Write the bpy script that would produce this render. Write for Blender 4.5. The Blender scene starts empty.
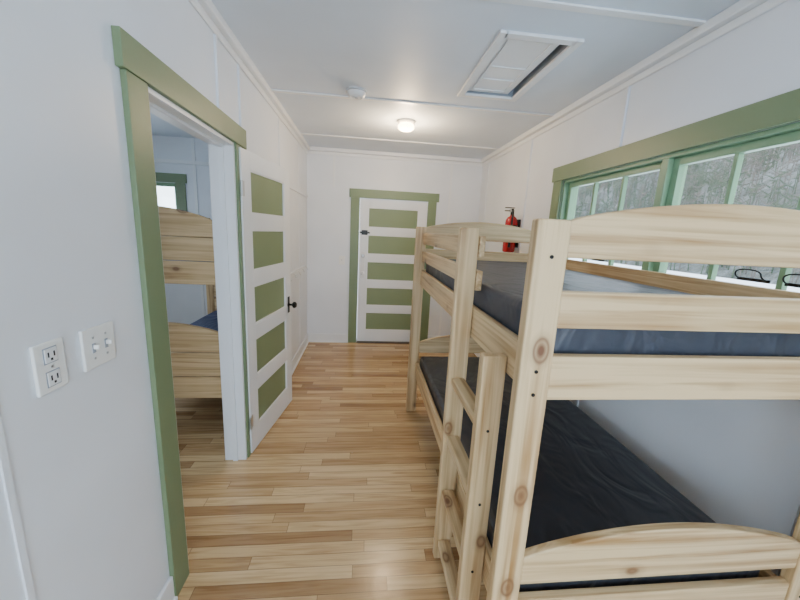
import bpy, bmesh, math, random
from mathutils import Vector, Matrix
random.seed(7)
S=bpy.context.scene
COL=S.collection
H=2.59; XL=-.78; XR=1.54; YB=4.75; YS=-2.3; WT=.12; XO=-3.6

# ---------------- materials ----------------
def newmat(n):
    m=bpy.data.materials.new(n); m.use_nodes=True
    nt=m.node_tree; b=nt.nodes['Principled BSDF']
    return m,nt,b
def N(nt,t,**k):
    n=nt.nodes.new(t)
    for a,v in k.items(): setattr(n,a,v)
    return n
def paint(name,col,rough=.5,bump=.15,scale=60,var=.03,spec=.5):
    m,nt,b=newmat(name)
    tc=N(nt,'ShaderNodeTexCoord')
    ns=N(nt,'ShaderNodeTexNoise'); ns.inputs['Scale'].default_value=scale; ns.inputs['Detail'].default_value=3
    n2=N(nt,'ShaderNodeTexNoise'); n2.inputs['Scale'].default_value=2.5
    nt.links.new(tc.outputs['Object'],ns.inputs['Vector']); nt.links.new(tc.outputs['Object'],n2.inputs['Vector'])
    r=N(nt,'ShaderNodeValToRGB'); e=r.color_ramp.elements
    e[0].position=.3;e[1].position=.7
    e[0].color=[c*(1-var) for c in col]+[1]; e[1].color=[min(1,c*(1+var)) for c in col]+[1]
    nt.links.new(n2.outputs['Fac'],r.inputs['Fac']); nt.links.new(r.outputs['Color'],b.inputs['Base Color'])
    bp=N(nt,'ShaderNodeBump'); bp.inputs['Strength'].default_value=bump; bp.inputs['Distance'].default_value=.004
    nt.links.new(ns.outputs['Fac'],bp.inputs['Height']); nt.links.new(bp.outputs['Normal'],b.inputs['Normal'])
    b.inputs['Roughness'].default_value=rough
    b.inputs['Specular IOR Level'].default_value=spec
    return m
def simple(name,col,rough=.4,metal=0,emit=None,es=0):
    m,nt,b=newmat(name)
    b.inputs['Base Color'].default_value=list(col)+[1]; b.inputs['Roughness'].default_value=rough; b.inputs['Metallic'].default_value=metal
    if emit: b.inputs['Emission Color'].default_value=list(emit)+[1]; b.inputs['Emission Strength'].default_value=es
    return m
def pine(name,axis,light=(.72,.525,.285),dark=(.36,.19,.065)):
    m,nt,b=newmat(name); L=nt.links.new
    tc=N(nt,'ShaderNodeTexCoord'); oi=N(nt,'ShaderNodeObjectInfo')
    mu=N(nt,'ShaderNodeVectorMath',operation='SCALE'); mu.inputs[0].default_value=(7.3,11.1,5.7)
    L(oi.outputs['Random'],mu.inputs['Scale'])
    ad=N(nt,'ShaderNodeVectorMath',operation='ADD'); L(tc.outputs['Object'],ad.inputs[0]); L(mu.outputs[0],ad.inputs[1])
    # knots
    kv=N(nt,'ShaderNodeVectorMath',operation='MULTIPLY'); s=[7.5,7.5,7.5]; s[axis]=4.6; kv.inputs[1].default_value=s
    L(ad.outputs[0],kv.inputs[0])
    vo=N(nt,'ShaderNodeTexVoronoi'); vo.inputs['Scale'].default_value=1; vo.inputs['Randomness'].default_value=1
    L(kv.outputs[0],vo.inputs['Vector'])
    kr=N(nt,'ShaderNodeValToRGB'); e=kr.color_ramp.elements
    e[0].position=.05;e[0].color=(.0,.0,.0,1);e[1].position=.28;e[1].color=(1,1,1,1)
    k=e.new(.11);k.color=(.5,.5,.5,1); k=e.new(.15);k.color=(.15,.15,.15,1); k=e.new(.19);k.color=(.75,.75,.75,1)
    L(vo.outputs['Distance'],kr.inputs['Fac'])
    sx=N(nt,'ShaderNodeSeparateXYZ'); L(vo.outputs['Color'],sx.inputs[0])
    gt=N(nt,'ShaderNodeMath',operation='LESS_THAN'); L(sx.outputs[0],gt.inputs[0]); gt.inputs[1].default_value=.45
    mxk=N(nt,'ShaderNodeMath',operation='MAXIMUM'); L(kr.outputs['Color'],mxk.inputs[0]); L(gt.outputs[0],mxk.inputs[1])
    # straight, fine grain
    gv=N(nt,'ShaderNodeVectorMath',operation='MULTIPLY'); s=[46,46,46]; s[axis]=1.3; gv.inputs[1].default_value=s
    L(ad.outputs[0],gv.inputs[0])
    ns=N(nt,'ShaderNodeTexNoise'); ns.inputs['Scale'].default_value=1; ns.inputs['Detail'].default_value=4; ns.inputs['Distortion'].default_value=.7
    L(gv.outputs[0],ns.inputs['Vector'])
    gr=N(nt,'ShaderNodeValToRGB'); e=gr.color_ramp.elements
    e[0].position=.28;e[0].color=list(dark)+[1];e[1].position=.60;e[1].color=list(light)+[1]
    L(ns.outputs['Fac'],gr.inputs['Fac'])
    bl=N(nt,'ShaderNodeTexNoise'); bl.inputs['Scale'].default_value=3; L(ad.outputs[0],bl.inputs['Vector'])
    br=N(nt,'ShaderNodeMapRange'); br.inputs['From Min'].default_value=.45; br.inputs['From Max'].default_value=.75; br.inputs['To Min'].default_value=0; br.inputs['To Max'].default_value=.6
    L(bl.outputs['Fac'],br.inputs['Value'])
    m0=N(nt,'ShaderNodeMix',data_type='RGBA')
    L(br.outputs[0],m0.inputs['Factor']); L(gr.outputs['Color'],m0.inputs['A']); m0.inputs['B'].default_value=list(light)+[1]
    mx=N(nt,'ShaderNodeMix',data_type='RGBA'); L(mxk.outputs[0],mx.inputs['Factor'])
    mx.inputs['A'].default_value=(.17,.07,.028,1); L(m0.outputs['Result'],mx.inputs['B'])
    L(mx.outputs['Result'],b.inputs['Base Color']); b.inputs['Roughness'].default_value=.40
    bp=N(nt,'ShaderNodeBump'); bp.inputs['Strength'].default_value=.12; bp.inputs['Distance'].default_value=.002
    L(ns.outputs['Fac'],bp.inputs['Height']); L(bp.outputs['Normal'],b.inputs['Normal'])
    return m
def floor_mat():
    m,nt,b=newmat('maple_strip_floor'); L=nt.links.new
    tc=N(nt,'ShaderNodeTexCoord'); sp=N(nt,'ShaderNodeSeparateXYZ'); L(tc.outputs['Object'],sp.inputs[0])
    def M(op,a,bb=None,c=None):
        n=N(nt,'ShaderNodeMath',operation=op)
        for i,v in enumerate((a,bb,c)):
            if v is None: continue
            if isinstance(v,(int,float)): n.inputs[i].default_value=v
            else: L(v,n.inputs[i])
        return n.outputs[0]
    W=.066
    yr=M('DIVIDE',sp.outputs['Y'],W); row=M('FLOOR',yr); fy=M('FRACT',yr)
    wn=N(nt,'ShaderNodeTexWhiteNoise',noise_dimensions='1D'); L(row,wn.inputs['W'])
    xs=M('DIVIDE',M('ADD',sp.outputs['X'],M('MULTIPLY',wn.outputs['Value'],7.0)),.85)
    idx=M('FLOOR',xs); fx=M('FRACT',xs)
    cb=N(nt,'ShaderNodeCombineXYZ'); L(row,cb.inputs[0]); L(idx,cb.inputs[1])
    w2=N(nt,'ShaderNodeTexWhiteNoise',noise_dimensions='2D'); L(cb.outputs[0],w2.inputs['Vector'])
    r=N(nt,'ShaderNodeValToRGB'); e=r.color_ramp.elements
    e[0].position=0;e[0].color=(.36,.205,.092,1);e[1].position=1;e[1].color=(.72,.51,.275,1)
    k=e.new(.2);k.color=(.48,.30,.142,1);k=e.new(.6);k.color=(.60,.40,.20,1)
    L(w2.outputs['Value'],r.inputs['Fac'])
    gc=N(nt,'ShaderNodeCombineXYZ'); L(M('MULTIPLY',sp.outputs['X'],2.4),gc.inputs[0]); L(M('MULTIPLY',sp.outputs['Y'],40),gc.inputs[1]); L(M('MULTIPLY',w2.outputs['Value'],50),gc.inputs[2])
    ns=N(nt,'ShaderNodeTexNoise'); ns.inputs['Scale'].default_value=1; ns.inputs['Detail'].default_value=6; ns.inputs['Distortion'].default_value=.9; L(gc.outputs[0],ns.inputs['Vector'])
    gr=N(nt,'ShaderNodeValToRGB'); e=gr.color_ramp.elements
    e[0].position=.32;e[0].color=(.60,.50,.40,1);e[1].position=.56;e[1].color=(1.0,1.0,1.0,1)
    L(ns.outputs['Fac'],gr.inputs['Fac'])
    mx=N(nt,'ShaderNodeMix',data_type='RGBA',blend_type='MULTIPLY'); mx.inputs['Factor'].default_value=.75
    L(r.outputs['Color'],mx.inputs['A']); L(gr.outputs['Color'],mx.inputs['B'])
    ga=M('LESS_THAN',M('MINIMUM',fy,M('SUBTRACT',1.0,fy)),.020)
    gb=M('LESS_THAN',M('MINIMUM',fx,M('SUBTRACT',1.0,fx)),.0016)
    gap=M('MAXIMUM',ga,gb)
    m2=N(nt,'ShaderNodeMix',data_type='RGBA'); L(M('MULTIPLY',gap,.7),m2.inputs['Factor']); L(mx.outputs['Result'],m2.inputs['A']); m2.inputs['B'].default_value=(.12,.06,.028,1)
    L(m2.outputs['Result'],b.inputs['Base Color'])
    rn=N(nt,'ShaderNodeTexNoise'); rn.inputs['Scale'].default_value=14; L(tc.outputs['Object'],rn.inputs['Vector'])
    L(M('MULTIPLY_ADD',rn.outputs['Fac'],.20,.12),b.inputs['Roughness'])
    bp=N(nt,'ShaderNodeBump'); bp.inputs['Strength'].default_value=.35; bp.inputs['Distance'].default_value=.002
    L(M('ADD',M('SUBTRACT',1.0,gap),M('MULTIPLY',rn.outputs['Fac'],1.2)),bp.inputs['Height']); L(bp.outputs['Normal'],b.inputs['Normal'])
    return m
def fabric(name,col,rough=.55):
    m,nt,b=newmat(name); L=nt.links.new
    tc=N(nt,'ShaderNodeTexCoord')
    mp=N(nt,'ShaderNodeMapping'); mp.inputs['Scale'].default_value=(3,1.6,3); L(tc.outputs['Object'],mp.inputs[0])
    a=N(nt,'ShaderNodeTexNoise'); a.inputs['Scale'].default_value=1.9; a.inputs['Detail'].default_value=2; a.inputs['Distortion'].default_value=1.3; L(mp.outputs[0],a.inputs['Vector'])
    c=N(nt,'ShaderNodeTexNoise'); c.inputs['Scale'].default_value=500; L(tc.outputs['Object'],c.inputs['Vector'])
    b1=N(nt,'ShaderNodeBump'); b1.inputs['Strength'].default_value=.6; b1.inputs['Distance'].default_value=.035; L(a.outputs['Fac'],b1.inputs['Height'])
    b2=N(nt,'ShaderNodeBump'); b2.inputs['Strength'].default_value=.2; b2.inputs['Distance'].default_value=.001; L(c.outputs['Fac'],b2.inputs['Height']); L(b1.outputs['Normal'],b2.inputs['Normal'])
    L(b2.outputs['Normal'],b.inputs['Normal'])
    b.inputs['Base Color'].default_value=list(col)+[1]; b.inputs['Roughness'].default_value=rough
    return m

WALL=paint('white_wall_paint',(.80,.825,.865),.38,.12,35)
CEIL=paint('white_ceiling_paint',(.73,.79,.87),.55,.12,40)
TRIMW=paint('white_trim_paint',(.84,.855,.87),.35,.1,30)
GREEN=paint('sage_green_paint',(.175,.235,.122),.42,.12,40)
PANEL=paint('sage_panel_paint',(.205,.262,.135),.45,.12,40)
WGREEN=paint('window_green_paint',(.20,.34,.20),.4,.1,40)
FLOOR=floor_mat()
PX,PY,PZ=[pine('pine_grain_'+'xyz'[i],i) for i in range(3)]
MATU=fabric('slate_mattress_vinyl',(.034,.040,.058),.45)
MATL=fabric('charcoal_mattress_vinyl',(.036,.038,.046),.42)
MATB=fabric('blue_mattress_vinyl',(.02,.05,.16),.5)
BLACK=simple('black_metal',(.015,.014,.013),.35,.6)
PLATE=simple('ivory_plate_plastic',(.86,.86,.83),.3)
SLOT=simple('dark_slot',(.02,.02,.02),.6)
RED=simple('extinguisher_red',(.40,.012,.015),.25)
CHROME=simple('satin_steel',(.6,.6,.6),.3,1)
WHITEP=simple('white_plastic',(.8,.8,.8),.35)
GREYP=simple('recess_grey',(.34,.37,.42),.6)  # plain grey for hatch shaft, toggle slots and socket surrounds
DETP=simple('aged_white_plastic',(.52,.53,.55),.4)
BULB=simple('frosted_glass_lit',(.9,.85,.75),.4,0,(1,.74,.42),20)

# ---------------- geometry helpers ----------------
def link(o,parent=None):
    COL.objects.link(o)
    if parent: o.parent=parent
    return o
def empty(name,loc=(0,0,0),rz=0):
    e=bpy.data.objects.new(name,None); e.empty_display_size=.1; e.location=loc; e.rotation_euler=(0,0,rz); COL.objects.link(e); return e
def boxes(name,bl,mat,parent=None,bevel=0,seg=2):
    bm=bmesh.new()
    for (x0,x1,y0,y1,z0,z1) in bl:
        c=[bm.verts.new((x,y,z)) for x in (x0,x1) for y in (y0,y1) for z in (z0,z1)]
        for f in ((0,1,3,2),(4,6,7,5),(0,4,5,1),(2,3,7,6),(0,2,6,4),(1,5,7,3)):
            bm.faces.new([c[i] for i in f])
    bmesh.ops.recalc_face_normals(bm,faces=bm.faces)
    me=bpy.data.meshes.new(name); bm.to_mesh(me); bm.free()
    me.materials.append(mat)
    o=bpy.data.objects.new(name,me); link(o,parent)
    if bevel:
        md=o.modifiers.new('bev','BEVEL'); md.width=bevel; md.segments=seg; md.limit_method='ANGLE'
        for p in me.polygons: p.use_smooth=True
        w=o.modifiers.new('wn','WEIGHTED_NORMAL')
    return o
def box(name,x0,x1,y0,y1,z0,z1,mat,parent=None,bevel=0,seg=2):
    return boxes(name,[(x0,x1,y0,y1,z0,z1)],mat,parent,bevel,seg)
def extr_xz(name,pts,y0,y1,mat,parent=None,bevel=.003):
    bm=bmesh.new()
    a=[bm.verts.new((x,y0,z)) for x,z in pts]; b=[bm.verts.new((x,y1,z)) for x,z in pts]
    bm.faces.new(a); bm.faces.new(b[::-1]); n=len(pts)
    for i in range(n): bm.faces.new((a[i],a[(i+1)%n],b[(i+1)%n],b[i]))
    bmesh.ops.recalc_face_normals(bm,faces=bm.faces)
    me=bpy.data.meshes.new(name); bm.to_mesh(me); bm.free(); me.materials.append(mat)
    o=bpy.data.objects.new(name,me); link(o,parent)
    if bevel:
        md=o.modifiers.new('bev','BEVEL'); md.width=bevel; md.segments=2; md.limit_method='ANGLE'; md.angle_limit=.8
    return o
def lathe(name,prof,mat,parent=None,M=Matrix.Identity(4),seg=32):
    bm=bmesh.new(); rings=[]
    for r,z in prof:
        if r<1e-6: rings.append([bm.verts.new(M@Vector((0,0,z)))])
        else: rings.append([bm.verts.new(M@Vector((r*math.cos(2*math.pi*i/seg),r*math.sin(2*math.pi*i/seg),z))) for i in range(seg)])
    for a,b in zip(rings,rings[1:]):
        for i in range(seg):
            j=(i+1)%seg
            if len(a)==1 and len(b)==1: break
            if len(a)==1: bm.faces.new((a[0],b[i],b[j]))
            elif len(b)==1: bm.faces.new((a[i],a[j],b[0]))
            else: bm.faces.new((a[i],a[j],b[j],b[i]))
    bmesh.ops.recalc_face_normals(bm,faces=bm.faces)
    me=bpy.data.meshes.new(name); bm.to_mesh(me); bm.free(); me.materials.append(mat)
    for p in me.polygons: p.use_smooth=True
    o=bpy.data.objects.new(name,me); link(o,parent)
    es=o.modifiers.new('es','EDGE_SPLIT'); es.split_angle=.7
    return o
def tube(name,pts,r,mat,parent=None,cyclic=False):
    cu=bpy.data.curves.new(name,'CURVE'); cu.dimensions='3D'; cu.bevel_depth=r; cu.bevel_resolution=4; cu.resolution_u=8
    sp=cu.splines.new('NURBS'); sp.points.add(len(pts)-1)
    for p,q in zip(sp.points,pts): p.co=(*q,1)
    sp.use_endpoint_u=True; sp.order_u=3; sp.use_cyclic_u=cyclic
    cu.materials.append(mat)
    o=bpy.data.objects.new(name,cu); return link(o,parent)
def TR(loc,axis=None,ang=0):
    M=Matrix.Translation(loc)
    if axis: M=M@Matrix.Rotation(ang,4,axis)
    return M

# ---------------- room shell ----------------
DO0,DO1,DZ=1.39,2.20,2.045      # doorway in west wall
WY0,WY1,WZ0,WZ1=-.10,2.70,1.34,2.05   # east window
BD0,BD1,BDZ=-.09,.82,2.00       # exterior door
NW0,NW1=-3.15,-2.38             # north window, side room
HX0,HX1,HY0,HY1=.66,1.04,1.89,2.66
box('floor',XO-WT,XR+WT,YS-WT,YB+WT,-.1,0,FLOOR)
CT=H+.1
boxes('ceiling',[(XO-WT,HX0,YS-WT,YB+WT,H,CT),(HX1,XR+WT,YS-WT,YB+WT,H,CT),(HX0,HX1,YS-WT,HY0,H,CT),(HX0,HX1,HY1,YB+WT,H,CT)],CEIL)
boxes('wall_west',[(XL-WT,XL,YS,DO0,0,H),(XL-WT,XL,DO1,YB,0,H),(XL-WT,XL,DO0,DO1,DZ,H)],WALL)
boxes('wall_east',[(XR,XR+WT,YS-WT,WY0,0,H),(XR,XR+WT,WY1,YB+WT,0,H),(XR,XR+WT,WY0,WY1,0,WZ0),(XR,XR+WT,WY0,WY1,WZ1,H)],WALL)
boxes('wall_north',[(XO-WT,NW0,YB,YB+WT,0,H),(NW0,NW1,YB,YB+WT,0,1.15),(NW0,NW1,YB,YB+WT,2.05,H),(NW1,BD0,YB,YB+WT,0,H),(BD0,BD1,YB,YB+WT,BDZ,H),(BD1,XR,YB,YB+WT,0,H)],WALL)
SW0,SW1,SZ0,SZ1=-.5,1.25,.85,2.05
boxes('wall_south',[(XL-WT,SW0,YS-WT,YS,0,H),(SW1,XR,YS-WT,YS,0,H),(SW0,SW1,YS-WT,YS,0,SZ0),(SW0,SW1,YS-WT,YS,SZ1,H)],WALL)
VY0,VY1=1.3,3.0
boxes('wall_side_room_west',[(XO-WT,XO,.2,VY0,0,H),(XO-WT,XO,VY1,YB,0,H),(XO-WT,XO,VY0,VY1,0,1.1),(XO-WT,XO,VY0,VY1,2.05,H)],WALL)
boxes('wall_side_room_south',[(XO-WT,XL-WT,.2-WT,.2,0,H)],WALL)

# crown, baseboards
c=.045
boxes('trim_crown',[(XL,XL+c,YS,YB,H-c,H),(XR-c,XR,YS,YB,H-c,H),(XL+c,XR-c,YB-c,YB,H-c,H),
   (XL,XL+.014,YS,YB,H-.085,H-c),(XR-.014,XR,YS,YB,H-.085,H-c),(XL,XR,YB-.014,YB,H-.085,H-c)],TRIMW,bevel=.008)
def bb(name,l): boxes(name,l,TRIMW,bevel=.005)
bb('baseboard_west',[(XL,XL+.016,YS,DO0-.12,0,.125),(XL,XL+.028,YS,DO0-.12,0,.02),(XL,XL+.016,DO1+.16,YB,0,.125),(XL,XL+.028,DO1+.16,YB,0,.02)])
bb('baseboard_east',[(XR-.016,XR,YS,YB,0,.125)])
bb('baseboard_north',[(XL+.016,BD0-.12,YB-.016,YB,0,.125),(XL+.028,BD0-.12,YB-.028,YB,0,.02),(BD1+.12,XR-.016,YB-.016,YB,0,.125)])
bb('baseboard_side_room',[(XO,XL-WT,YB-.016,YB,0,.125)])
# battens
bt=.011; hw=.011
bl=[]
for y in (-.46,.75,2.02,2.34,3.3,4.2): 
    if y<DO0-.13 or y>DO1+.2: bl.append((XL,XL+.005,y-.008,y+.008,.125,H-.085))
    else: bl.append((XL,XL+bt,y-hw,y+hw,2.16,H-.085))
bl.append((XL,XL+bt,DO1+.16,YB,1.965,2.0))
boxes('trim_batten_west',bl,WALL)
bl=[]
for y in (-.3,.9,2.12,3.34,4.5):
    if y>WY1+.1: bl.append((XR-bt,XR,y-hw,y+hw,.125,H-.085))
    else: bl.append((XR-bt,XR,y-hw,y+hw,2.16,H-.085)); bl.append((XR-bt,XR,y-hw,y+hw,.125,WZ0-.10))
boxes('trim_batten_east',bl,WALL)
boxes('trim_batten_ceiling',[(XL+c,XR-c,y-.02,y+.02,H-.01,H) for y in (-.8,.42,1.64,2.93,4.12)],TRIMW,bevel=.003)
boxes('trim_batten_north',[(-.45,-.42,YB-.008,YB,2.12,H-.085),(1.1,1.13,YB-.008,YB,.125,H-.085)],TRIMW,bevel=.002)
boxes('trim_batten_side_room',[(x-.018,x+.018,YB-bt,YB,.125,H) for x in (-1.5,-2.15,-3.3)]+[(XO,XL-WT,YB-.03,YB,2.28,2.32)],TRIMW)

# doorway trim (green) and jambs
G=.02
boxes('trim_doorway_casing',[(XL,XL+G,DO0-.12,DO0-.008,0,DZ),(XL,XL+G,DO1+.008,DO1+.15,0,DZ),(XL,XL+G+.006,DO0-.14,DO1+.17,DZ,DZ+.11)],GREEN,bevel=.003)
boxes('trim_doorway_jamb',[(XL-WT-.01,XL+.008,DO0-.008,DO0+.014,0,DZ),(XL-WT-.01,XL+.008,DO1-.014,DO1+.008,0,DZ),(XL-WT-.01,XL+.008,DO0,DO1,DZ-.02,DZ+.0),
   (XL-.075,XL-.045,DO0+.014,DO0+.026,0,DZ-.02),(XL-.075,XL-.045,DO1-.026,DO1-.014,0,DZ-.02),(XL-.075,XL-.045,DO0,DO1,DZ-.034,DZ-.02)],TRIMW,bevel=.002)
boxes('trim_exterior_door_casing',[(BD0-.12,BD0-.004,YB-G,YB,0,BDZ+.005),(BD1+.004,BD1+.12,YB-G,YB,0,BDZ+.005),(BD0-.14,BD1+.15,YB-G-.006,YB,BDZ+.005,BDZ+.115)],GREEN,bevel=.003)
box('trim_threshold',BD0,BD1,YB-.03,YB+WT,0,.018,simple('threshold_dark',(.08,.06,.05),.5),bevel=.003)

# ---------------- doors ----------------
def door(name,w,h,loc,rz,z0=.012):
    e=empty(name,loc,rz); t=.036
    st=.115; tr=.11; br=.17; mr=.105
    ph=(h-tr-br-4*mr)/5
    fr=[(0,st,0,t,0,h),(w-st,w,0,t,0,h),(st,w-st,0,t,0,br),(st,w-st,0,t,h-tr,h)]
    pn=[]; mo=[]
    z=br
    for i in range(5):
        pn.append((st-.004,w-st+.004,.012,t-.012,z-.004,z+ph+.004))
        for yy in ((.003,.012),(t-.012,t-.003)):
            mo+=[(st,st+.008,yy[0],yy[1],z,z+ph),(w-st-.008,w-st,yy[0],yy[1],z,z+ph),(st+.008,w-st-.008,yy[0],yy[1],z,z+.008),(st+.008,w-st-.008,yy[0],yy[1],z+ph-.008,z+ph)]
        if i<4: fr.append((st,w-st,0,t,z+ph,z+ph+mr))
        z+=ph+mr
    boxes('stiles_rails',[(a,b,c_,d,e0+z0,f+z0) for a,b,c_,d,e0,f in fr],TRIMW,e,bevel=.002)
    boxes('panels',[(a,b,c_,d,e0+z0,f+z0) for a,b,c_,d,e0,f in pn],PANEL,e)
    boxes('panel_moulding',[(a,b,c_,d,e0+z0,f+z0) for a,b,c_,d,e0,f in mo],TRIMW,e)
    return e
def knob(parent,x,y,z,sgn,mat=BLACK,r=.027):
    prof=[(0,.0),(.024,.0),(.024,.004),(.009,.008),(.009,.03),(.016,.036),(r,.045),(r,.058),(.018,.068),(0,.070)]
    lathe('knob',prof,mat,parent,TR((x,y,z),'X',math.radians(90)*(1 if sgn<0 else -1)))
hx,hy=XL+.03,2.24
ang=math.atan2(3.01-hy,-.635-hx)
d1=door('door_1',.785,2.02,(hx,hy,0),ang)
knob(d1,.725,0,.93,-1)
box('knob_rose',.705,.745,-.004,0,.86,1.0,BLACK,d1,.002)
box('latch_plate',.785,.7865,.008,.028,.87,.99,BLACK,d1)
for i,z in enumerate((.25,1.80)):
    lathe('hinge_%d'%(i+1),[(0,-.045),(.007,-.045),(.007,.045),(0,.045)],CHROME,d1,TR((-.008,-.004,z)))
    box('hinge_leaf_%d'%(i+1),-.002,.03,-.0015,0,z-.045,z+.045,CHROME,d1)
d2=door('door_2',BD1-BD0-.006,BDZ-.022,(BD0+.003,YB+.012,0),0,.018)
box('slide_bolt',.0,.14,-.014,0,1.545,1.567,BLACK,d2,.003)
box('slide_bolt_plate',.03,.11,-.006,0,1.525,1.587,BLACK,d2,.002)
knob(d2,.055,0,1.01,-1,WHITEP)
box('lock_plate',.03,.08,-.006,0,.94,1.30,WHITEP,d2,.003)
lathe('deadbolt',[(0,0),(.026,0),(.026,.015),(.01,.018),(.01,.03),(0,.03)],CHROME,d2,TR((.055,-.006,1.24),'X',math.radians(90)))

# ---------------- windows ----------------
def glassmat():
    m=bpy.data.materials.new('window_glass'); m.use_nodes=True; nt=m.node_tree
    for n in list(nt.nodes): nt.nodes.remove(n)
    o=N(nt,'ShaderNodeOutputMaterial'); t=N(nt,'ShaderNodeBsdfTransparent'); g=N(nt,'ShaderNodeBsdfGlossy'); g.inputs['Roughness'].default_value=.02
    mx=N(nt,'ShaderNodeMixShader'); mx.inputs[0].default_value=.05
    nt.links.new(t.outputs[0],mx.inputs[1]); nt.links.new(g.outputs[0],mx.inputs[2]); nt.links.new(mx.outputs[0],o.inputs[0]); return m
GLASS=glassmat()
w1=empty('window_1')
xa,xb=XR+.035,XR+.07
cas=[(XR-G,XR,WY1,WY1+.12,WZ0-.10,WZ1),(XR-G,XR,WY0-.12,WY0,WZ0-.10,WZ1),(XR-G-.006,XR,WY0-.14,WY1+.14,WZ1,WZ1+.11),(XR-G,XR,WY0,WY1,WZ0-.10,WZ0-.02)]
boxes('casing',cas,GREEN,w1,bevel=.003)
boxes('sill',[(XR-.03,XR+WT,WY0-.14,WY1+.14,WZ0-.02,WZ0+.005)],GREEN,w1,bevel=.004)
boxes('frame',[(XR,XR+WT,WY1-.02,WY1,WZ0,WZ1),(XR,XR+WT,WY0,WY0+.02,WZ0,WZ1),(XR,XR+WT,WY0,WY1,WZ1-.02,WZ1)]+
   [(XR+.005,XR+WT,y-.022,y+.022,WZ0,WZ1) for y in (1.76,.82)],WGREEN,w1,bevel=.002)
sash=[];mun=[];gl=[]
for a,b in ((1.782,2.68),(.842,1.738),(-.08,.798)):
    s=.038
    sash+=[(xa,xb,a,a+s,WZ0+.005,WZ1-.02),(xa,xb,b-s,b,WZ0+.005,WZ1-.02),(xa,xb,a+s,b-s,WZ0+.005,WZ0+.05),(xa,xb,a+s,b-s,WZ1-.058,WZ1-.02)]
    for k in (1,2):
        y=a+s+(b-a-2*s)*k/3; mun.append((xa+.004,xb-.004,y-.010,y+.010,WZ0+.05,WZ1-.058))
    zz=1.55
    mun.append((xa+.004,xb-.004,a+s,b-s,zz-.01,zz+.01))
    gl.append((xa+.016,xa+.019,a+s-.005,b-s+.005,WZ0+.045,WZ1-.053))
boxes('sash',sash,WGREEN,w1,bevel=.002)
boxes('muntins',mun,WGREEN,w1,bevel=.002)
boxes('glass',gl,GLASS,w1)
for i,y in enumerate((1.07,1.24,2.2)):
    tube('sash_pull_%d'%(i+1),[(xa,y-.05,1.47),(xa-.03,y-.05,1.475),(xa-.035,y-.045,1.51),(xa-.035,y+.045,1.51),(xa-.03,y+.05,1.475),(xa,y+.05,1.47)],.003,BLACK,w1)
    box('sash_pull_plate_%d'%(i+1),xa-.004,xa,y-.06,y+.06,1.462,1.475,BLACK,w1)
def win_ns(name,x0,x1,z0,z1,yin,sg):
    e=empty(name)
    def Y(a,b): return (min(a,b),max(a,b))
    y0,y1=Y(yin,yin-sg*G); 
    boxes('casing',[(x0-.11,x0,y0,y1,z0-.1,z1),(x1,x1+.11,y0,y1,z0-.1,z1),(x0-.13,x1+.13,y0,y1,z1,z1+.11),(x0,x1,y0,y1,z0-.1,z0)],GREEN,e,bevel=.003)
    y0,y1=Y(yin+sg*.04,yin+sg*.075); s=.045; xm=(x0+x1)/2; zm=(z0+z1)/2
    boxes('sash',[(x0,x0+s,y0,y1,z0,z1),(x1-s,x1,y0,y1,z0,z1),(x0,x1,y0,y1,z0,z0+s),(x0,x1,y0,y1,z1-s,z1),(x0,x1,y0,y1,zm-.02,zm+.02),(xm-.011,xm+.011,y0,y1,z0,z1)],WGREEN,e,bevel=.002)
    boxes('glass',[(x0+s-.005,x1-s+.005,(y0+y1)/2,(y0+y1)/2+.003,z0+s-.005,z1-s+.005)],GLASS,e)
win_ns('window_2',NW0,NW1,1.15,2.05,YB,1)
win_ns('added_window_3',SW0,SW1,SZ0,SZ1,YS,-1)  # south window is unseen, added behind the camera to let light in
e=empty('added_window_4'); x0,x1=XO,XO+G; z0,z1=1.1,2.05  # unseen west window, added to brighten the side room
boxes('casing',[(x0,x1,VY0-.11,VY0,z0-.1,z1),(x0,x1,VY1,VY1+.11,z0-.1,z1),(x0,x1,VY0-.13,VY1+.13,z1,z1+.11),(x0,x1,VY0,VY1,z0-.1,z0)],GREEN,e,bevel=.003)
ym=(VY0+VY1)/2; xs0,xs1=XO-.075,XO-.04
boxes('sash',[(xs0,xs1,VY0,VY0+.045,z0,z1),(xs0,xs1,VY1-.045,VY1,z0,z1),(xs0,xs1,VY0,VY1,z0,z0+.045),(xs0,xs1,VY0,VY1,z1-.045,z1),(xs0,xs1,ym-.02,ym+.02,z0,z1)],WGREEN,e,bevel=.002)
boxes('glass',[(XO-.06,XO-.057,VY0+.04,VY1-.04,z0+.04,z1-.04)],GLASS,e)

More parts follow.
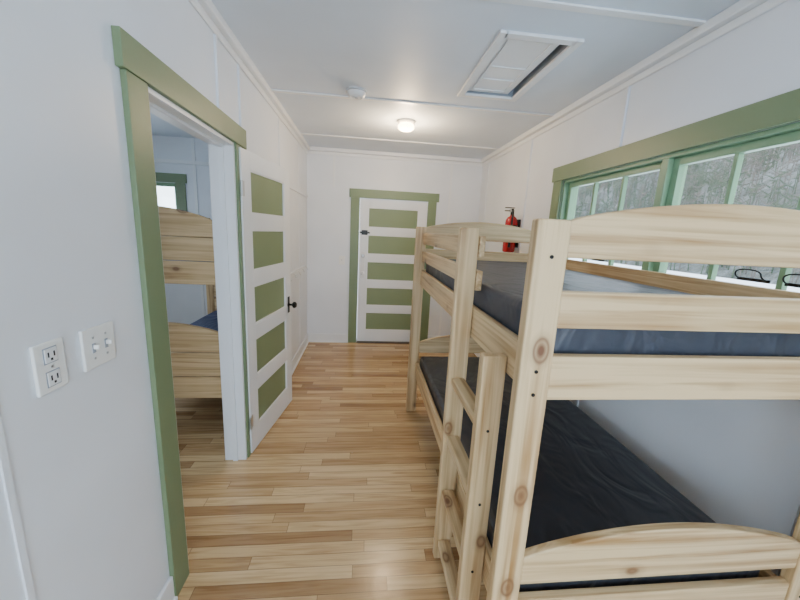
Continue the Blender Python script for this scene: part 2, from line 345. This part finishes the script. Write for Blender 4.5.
# ---------------- bunk beds ----------------
def bunk(name,x0,x1,y0,y1,top,ends_near,ladder,zl=(.30,.43),zu=(1.135,1.27)):
    e=empty(name,(x0,y0,0)); X=x1-x0; Y=y1-y0; pw=.086; pt=.040
    def P(nm,*a,mat=PX,bev=.004): box(nm,*a,mat,e,bev)
    for i,(px,py) in enumerate(((0,0),(X-pw,0),(0,Y-pt),(X-pw,Y-pt))):
        P('post_%d'%(i+1),px,px+pw,py,py+pt,0,top,mat=PZ,bev=.006)
    bt=.028
    def arch(nm,ya,yb,z0,ze,zc):
        n=28; pts=[(pw,z0)]+[(X-pw,z0)]
        for i in range(n+1):
            u=i/n; x=X-pw+(2*pw-X)*u; pts.append((x,ze+(zc-ze)*math.sin(math.pi*u)**.8))
        extr_xz(nm,pts,ya,yb,PX,e,.004)
    def endset(tag,ya,yb,spec):
        for i,s in enumerate(spec):
            if len(s)==3: arch('%s_arch_%d'%(tag,i+1),ya,yb,*s)
            else: P('%s_board_%d'%(tag,i+1),pw,X-pw,ya,yb,*s)
    endset('foot_end',.006,.006+bt,ends_near)
    endset('head_end',Y-.006-bt,Y-.006,ends_near)
    rx=.060; rt=.026
    for tag,a in (('room',rx),('wall',X-rx-rt)):
        P('lower_rail_'+tag,a,a+rt,pt,Y-pt,*zl,mat=PY)
        P('upper_rail_'+tag,a,a+rt,pt,Y-pt,*zu,mat=PY)
    ly0,ly1=.205,.595   # ladder
    g0,g1=(ly1,Y-pt)
    if ladder=='room':
        P('guard_upper_room',rx,rx+rt,g0,g1,1.50,1.59,mat=PY); P('guard_lower_room',rx,rx+rt,g0,g1,1.36,1.445,mat=PY)
        P('guard_wall',X-rx-rt,X-rx,pt,Y-pt,1.375,1.455,mat=PY)
        lx0,lx1=-.024,.058
        P('ladder_upright_1',lx0,lx1,ly0,ly0+pt,0,1.215,mat=PZ,bev=.006)
        P('ladder_upright_2',lx0,lx1,ly1,ly1+pt,0,1.62,mat=PZ,bev=.006)
        for i,z in enumerate((.95,.665,.38,.095)):
            P('ladder_rung_%d'%(i+1),lx0+.012,lx1-.012,ly0+pt,ly1,z-.019,z+.019,mat=PY,bev=.008)
    else:
        P('guard_room',X-rx-rt,X-rx,g0,g1,1.40,1.50,mat=PY); P('guard_wall',rx,rx+rt,pt,Y-pt,1.395,1.49,mat=PY)
    for zz,tag in ((zl[0]+.03,'lower'),(zu[0]+.03,'upper')):
        boxes('slats_'+tag,[(rx+rt,X-rx-rt,y,y+.07,zz,zz+.018) for y in [pt+.05+k*(Y-.2)/11 for k in range(12)]],PX,e,bevel=.002)
        boxes('slat_cleats_'+tag,[(rx+rt,rx+rt+.02,pt,Y-pt,zz-.022,zz),(X-rx-rt-.02,X-rx-rt,pt,Y-pt,zz-.022,zz)],PY,e,bevel=.002)
    k=0
    for px in (pw/2,X-pw/2):
        for z in (top-.09,zu[1]-.035,zu[0]+.03,zl[1]-.02,zl[0]+.03):
            k+=1; lathe('bolt_%d'%k,[(0,-.002),(.005,-.002),(.005,0),(.0035,.0),(.0035,.001)],BLACK,e,TR((px,-.0005,z),'X',math.radians(-90)),16)
    if ladder=='room':
        for z in (.38,.665,.95): 
            k+=1; lathe('bolt_%d'%k,[(0,-.002),(.005,-.002),(.005,0)],BLACK,e,TR(((lx0+lx1)/2,ly0-.0005,z),'X',math.radians(-90)),16)
    return e
EN=[(1.547,1.637,1.70),(1.366,1.462),(1.166,1.29),(.56,.655,.735),(.37,.50)]
bunk('bunk_bed',.408,1.536,.80,2.86,1.638,EN,'room',(.34,.47),(1.155,1.285))
EN2=[(1.49,1.60,1.68),(1.33,1.485),(1.17,1.325),(.335,.50),(.505,.68),(.685,.83,.90)]
bunk('bunk_bed',-1.94,-.92,2.42,4.42,1.64,EN2,'none')
def mattress(x0,x1,y0,y1,z0,z1,mat):
    return box('mattress',x0,x1,y0,y1,z0,z1,mat,None,.03,5)
mattress(.50,1.43,.85,2.81,1.204,1.39,MATU)
mattress(.50,1.41,.85,2.81,.389,.54,MATL)
mattress(-1.85,-1.01,2.47,4.37,1.184,1.32,MATB)
mattress(-1.85,-1.01,2.47,4.37,.349,.52,MATB)

# ---------------- small objects ----------------
def plate(name,yc,zc,w,h):
    e=empty(name,(XL,yc,zc)); box('cover_plate',0,.009,-w/2,w/2,-h/2,h/2,PLATE,e,.003); return e
o=plate('wall_outlet',.888,1.217,.084,.128)
for s in (-1,1):
    box('socket_shadow_%d'%(s+2),.009,.0094,-.0195,.0195,s*.03-.0205,s*.03+.0205,GREYP,o)  # thin grey sheet, shade round the socket put in as colour
    box('socket_%d'%(s+2),.009,.012,-.017,.017,s*.03-.018,s*.03+.018,WHITEP,o,.003)
    boxes('slots_%d'%(s+2),[(.012,.0125,-.010,-.006,s*.03-.004,s*.03+.009),(.012,.0125,.006,.010,s*.03-.004,s*.03+.009),(.012,.0125,-.003,.003,s*.03-.013,s*.03-.007)],SLOT,o)
box('screw',.009,.0105,-.003,.003,-.003,.003,CHROME,o)
o=plate('light_switch',1.048,1.217,.120,.120)
for s in (-1,1):
    box('toggle_slot_%d'%(s+2),.009,.010,s*.024-.006,s*.024+.006,-.014,.014,GREYP,o)
    box('toggle_%d'%(s+2),.010,.025,s*.024-.004,s*.024+.004,-.003,.010,PLATE,o,.002)
    boxes('screws_%d'%(s+2),[(.009,.0102,s*.024-.003,s*.024+.003,-.034,-.028),(.009,.0102,s*.024-.003,s*.024+.003,.028,.034)],CHROME,o)
o=empty('light_switch',(-.315,YB,1.17))
box('cover_plate',-.04,.04,-.006,0,-.06,.06,PLATE,o,.0025); box('toggle',-.005,.005,-.018,-.006,-.004,.012,DETP,o,.002)
e=empty('smoke_detector',(-.10,2.80,H))
lathe('housing',[(0,-.048),(.022,-.048),(.026,-.042),(.040,-.042),(.044,-.046),(.056,-.041),(.066,-.026),(.068,-.012)],WHITEP,e)
lathe('vent_ring',[(.062,-.012),(.062,-.006)],SLOT,e)
lathe('mount_plate',[(.068,-.012),(.078,-.010),(.078,0),(0,0)],DETP,e)
lathe('test_button',[(0,-.051),(.012,-.051),(.012,-.047)],DETP,e)
def lamp(x,y,pw):
    e=empty('ceiling_light',(x,y,H))
    lathe('base',[(0,0),(.085,0),(.085,-.010),(.070,-.022),(.050,-.028),(.0,-.028)],WHITEP,e)
    lathe('glass_shade',[(.052,-.028),(.070,-.034),(.078,-.048),(.072,-.066),(.050,-.080),(.020,-.087),(0,-.088)],BULB,e)
    l=bpy.data.lights.new('bulb','POINT'); l.energy=pw; l.color=(1,.74,.45); l.shadow_soft_size=.07
    lo=bpy.data.objects.new('bulb',l); lo.location=(0,0,-.17); link(lo,e)
lamp(.34,3.40,30); lamp(.34,-.8,5)  # second fixture is unseen behind the camera, added for extra light
# attic hatch
e=empty('attic_hatch',(0,0,0))
boxes('frame',[(HX0-.03,HX0+.015,HY0-.03,HY1+.03,H-.016,H),(HX1-.015,HX1+.03,HY0-.03,HY1+.03,H-.016,H),(HX0,HX1,HY0-.03,HY0+.015,H-.016,H),(HX0,HX1,HY1-.015,HY1+.03,H-.016,H)],TRIMW,e,bevel=.003)
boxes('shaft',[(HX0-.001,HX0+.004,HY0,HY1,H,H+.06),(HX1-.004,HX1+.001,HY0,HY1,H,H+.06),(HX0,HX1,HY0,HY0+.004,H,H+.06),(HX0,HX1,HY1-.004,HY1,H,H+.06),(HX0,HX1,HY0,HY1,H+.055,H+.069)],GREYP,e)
boxes('cover_panel',[(HX0+.016,HX1-.05,HY0+.016,HY1-.016,H+.012,H+.022)],TRIMW,e,bevel=.003)
boxes('cover_inner_frame',[(HX0+.05,HX0+.06,HY0+.06,HY1-.06,H+.006,H+.012),(HX1-.10,HX1-.09,HY0+.06,HY1-.06,H+.006,H+.012),(HX0+.06,HX1-.10,HY0+.06,HY0+.07,H+.006,H+.012),(HX0+.06,HX1-.10,HY1-.07,HY1-.06,H+.006,H+.012),(HX0+.06,HX1-.10,2.25,2.26,H+.006,H+.012),(HX0+.06,HX1-.10,2.42,2.43,H+.006,H+.012)],TRIMW,e)
# coat hook rail
e=empty('coat_hook_rail',(0,0,0))
box('rail',XL,XL+.018,3.35,4.62,1.06,1.11,TRIMW,e,.003)
for i in range(5):
    y=3.5+i*.25
    tube('hook_%d'%(i+1),[(XL+.018,y,1.09),(XL+.04,y,1.085),(XL+.042,y,1.06),(XL+.045,y,1.05),(XL+.055,y,1.055)],.003,CHROME,e)
# fire extinguisher
e=empty('fire_extinguisher',(XR-.085,3.42,1.44))
lathe('cylinder',[(0,0),(.05,0),(.058,.008),(.060,.02),(.060,.29),(.056,.32),(.042,.345),(.022,.358),(.018,.372),(0,.372)],RED,e)
lathe('label_band',[(.0606,.10),(.0606,.22)],PLATE,e)
lathe('valve',[(0,.37),(.018,.37),(.018,.395),(.013,.40),(.013,.43),(0,.43)],BLACK,e)
lathe('gauge',[(0,0),(.016,0),(.016,.012),(0,.012)],CHROME,e,TR((-.015,0,.41),'Y',math.radians(-90)))
box('lever_lower',-.08,.02,-.010,.010,.405,.414,BLACK,e,.003)
box('lever_upper',-.08,.02,-.010,.010,.435,.443,BLACK,e,.003)
tube('hose',[(0,-.015,.40),(-.02,-.06,.41),(-.03,-.085,.36),(-.03,-.082,.28),(-.03,-.075,.18),(-.03,-.072,.10)],.009,BLACK,e)
lathe('nozzle',[(0,0),(.014,0),(.009,.06),(0,.06)],BLACK,e,TR((-.03,-.072,.05)))
box('bracket',.060,.085,-.03,.03,.05,.33,BLACK,e,.003)
lathe('strap',[(.0612,.25),(.0612,.27)],BLACK,e)

# ---------------- outside ----------------
def hillmat():
    m,nt,b=newmat('wooded_hillside'); L=nt.links.new
    tc=N(nt,'ShaderNodeTexCoord'); mp=N(nt,'ShaderNodeMapping'); mp.inputs['Scale'].default_value=(.35,.8,.25); L(tc.outputs['Object'],mp.inputs[0])
    ns=N(nt,'ShaderNodeTexNoise'); ns.inputs['Scale'].default_value=1.0; ns.inputs['Detail'].default_value=10; ns.inputs['Roughness'].default_value=.85; L(mp.outputs[0],ns.inputs['Vector'])
    r=N(nt,'ShaderNodeValToRGB'); e=r.color_ramp.elements
    e[0].position=.36;e[0].color=(.035,.042,.035,1);e[1].position=.72;e[1].color=(.24,.26,.27,1)
    k=e.new(.5);k.color=(.085,.092,.085,1)
    L(ns.outputs['Fac'],r.inputs['Fac']); L(r.outputs['Color'],b.inputs['Base Color']); b.inputs['Roughness'].default_value=1
    return m
SNOW=paint('snow_ground',(.86,.89,.93),.8,.2,2)
boxes('ground_snow',[(-60,XO-WT-.3,-60,60,-.8,-.6),(XR+WT+.3,27,-60,60,-.8,-.6),(XO-WT-.3,XR+WT+.3,YB+WT+.3,60,-.8,-.6),(XO-WT-.3,XR+WT+.3,-60,YS-WT-.3,-.8,-.6)],SNOW)
def hz(t,y): return -.8+t*36+1.2*math.sin(y*.2+t*5)*min(1,t*4)
bm=bmesh.new(); nu,nv=24,60
vs=[[bm.verts.new((27+i/nu*60,-70+j/nv*170,hz(i/nu,-70+j/nv*170))) for j in range(nv+1)] for i in range(nu+1)]
for i in range(nu):
    for j in range(nv): bm.faces.new((vs[i][j],vs[i+1][j],vs[i+1][j+1],vs[i][j+1])).smooth=True
for i in range(5200):
    t=random.random()**1.3*.97; x=27+t*60; y=-30+random.random()*110; z=hz(t,y); h=random.uniform(2,4.5)
    r=.06; ln=random.uniform(-.5,.5); mi=random.choice((1,2,2))
    v=[]
    for (rr,zz,dx) in ((r,z-.5,0),(r*.3,z+h,ln)):
        v.append([bm.verts.new((x+rr*math.cos(a*2.094),y+dx+rr*math.sin(a*2.094),zz)) for a in range(3)])
    for a in range(3):
        f=bm.faces.new((v[0][a],v[0][(a+1)%3],v[1][(a+1)%3],v[1][a])); f.material_index=mi
    for q in range(6):   # branches
        zb=z+h*random.uniform(.25,.95); L_=random.uniform(.4,1.1)*random.choice((-1,1))
        a=bm.verts.new((x,y,zb)); b_=bm.verts.new((x,y,zb+.16)); c_=bm.verts.new((x+random.uniform(-.3,.3),y+L_,zb+abs(L_)*random.uniform(.2,1)))
        f=bm.faces.new((a,b_,c_)); f.material_index=mi
me=bpy.data.meshes.new('wooded_hillside'); bm.to_mesh(me); bm.free(); me.materials.append(hillmat()); me.materials.append(simple('bare_tree_bark',(.10,.09,.08),.9)); me.materials.append(simple('evergreen_twigs',(.05,.075,.045),.9))
link(bpy.data.objects.new('wooded_hillside',me))

# ---------------- light ----------------
w=bpy.data.worlds.new('World'); S.world=w; w.use_nodes=True
bg=w.node_tree.nodes['Background']; bg.inputs[0].default_value=(.74,.87,1.0,1); bg.inputs[1].default_value=6.2
def area(name,loc,rot,sx,sy,en,col,portal=False):
    l=bpy.data.lights.new(name,'AREA'); l.shape='RECTANGLE'; l.size=sx; l.size_y=sy; l.energy=en; l.color=col
    if portal: l.cycles.is_portal=True
    o=bpy.data.objects.new(name,l); o.location=loc; o.rotation_euler=rot; link(o); return o
R=math.radians
area('daylight_portal_east',(XR+WT+.02,(WY0+WY1)/2,(WZ0+WZ1)/2),(0,R(90),0),WZ1-WZ0,WY1-WY0,1,(1,1,1),True)
area('daylight_portal_north',((NW0+NW1)/2,YB+WT+.02,1.6),(R(-90),0,0),NW1-NW0,.9,1,(1,1,1),True)
area('fill_south',((SW0+SW1)/2,YS-WT-.05,(SZ0+SZ1)/2),(R(90),0,0),SW1-SW0,SZ1-SZ0,100,(.64,.81,1.0))  # fill lamp added outside the unseen south window
area('fill_side_room',(XO-WT-.05,(VY0+VY1)/2,1.57),(0,R(-90),0),.95,VY1-VY0,20,(.65,.82,1.0))  # added fill lamp for the side room, outside its unseen west window

# ---------------- camera ----------------
F=343.0
fy=Vector((366-400,230-300,F)).normalized()
dn=Vector((313-400,2025-300,F)); dn=(dn-dn.dot(fy)*fy).normalized()
rx=dn.cross(fy)
M=Matrix(((rx.x,-rx.y,-rx.z,0),(fy.x,-fy.y,-fy.z,0),(-dn.x,dn.y,dn.z,1.59),(0,0,0,1)))
cam=bpy.data.cameras.new('camera'); co=bpy.data.objects.new('camera',cam); COL.objects.link(co)
cam.sensor_width=36; cam.lens=F/800*36; cam.clip_start=.02; cam.clip_end=500
co.matrix_world=M; S.camera=co
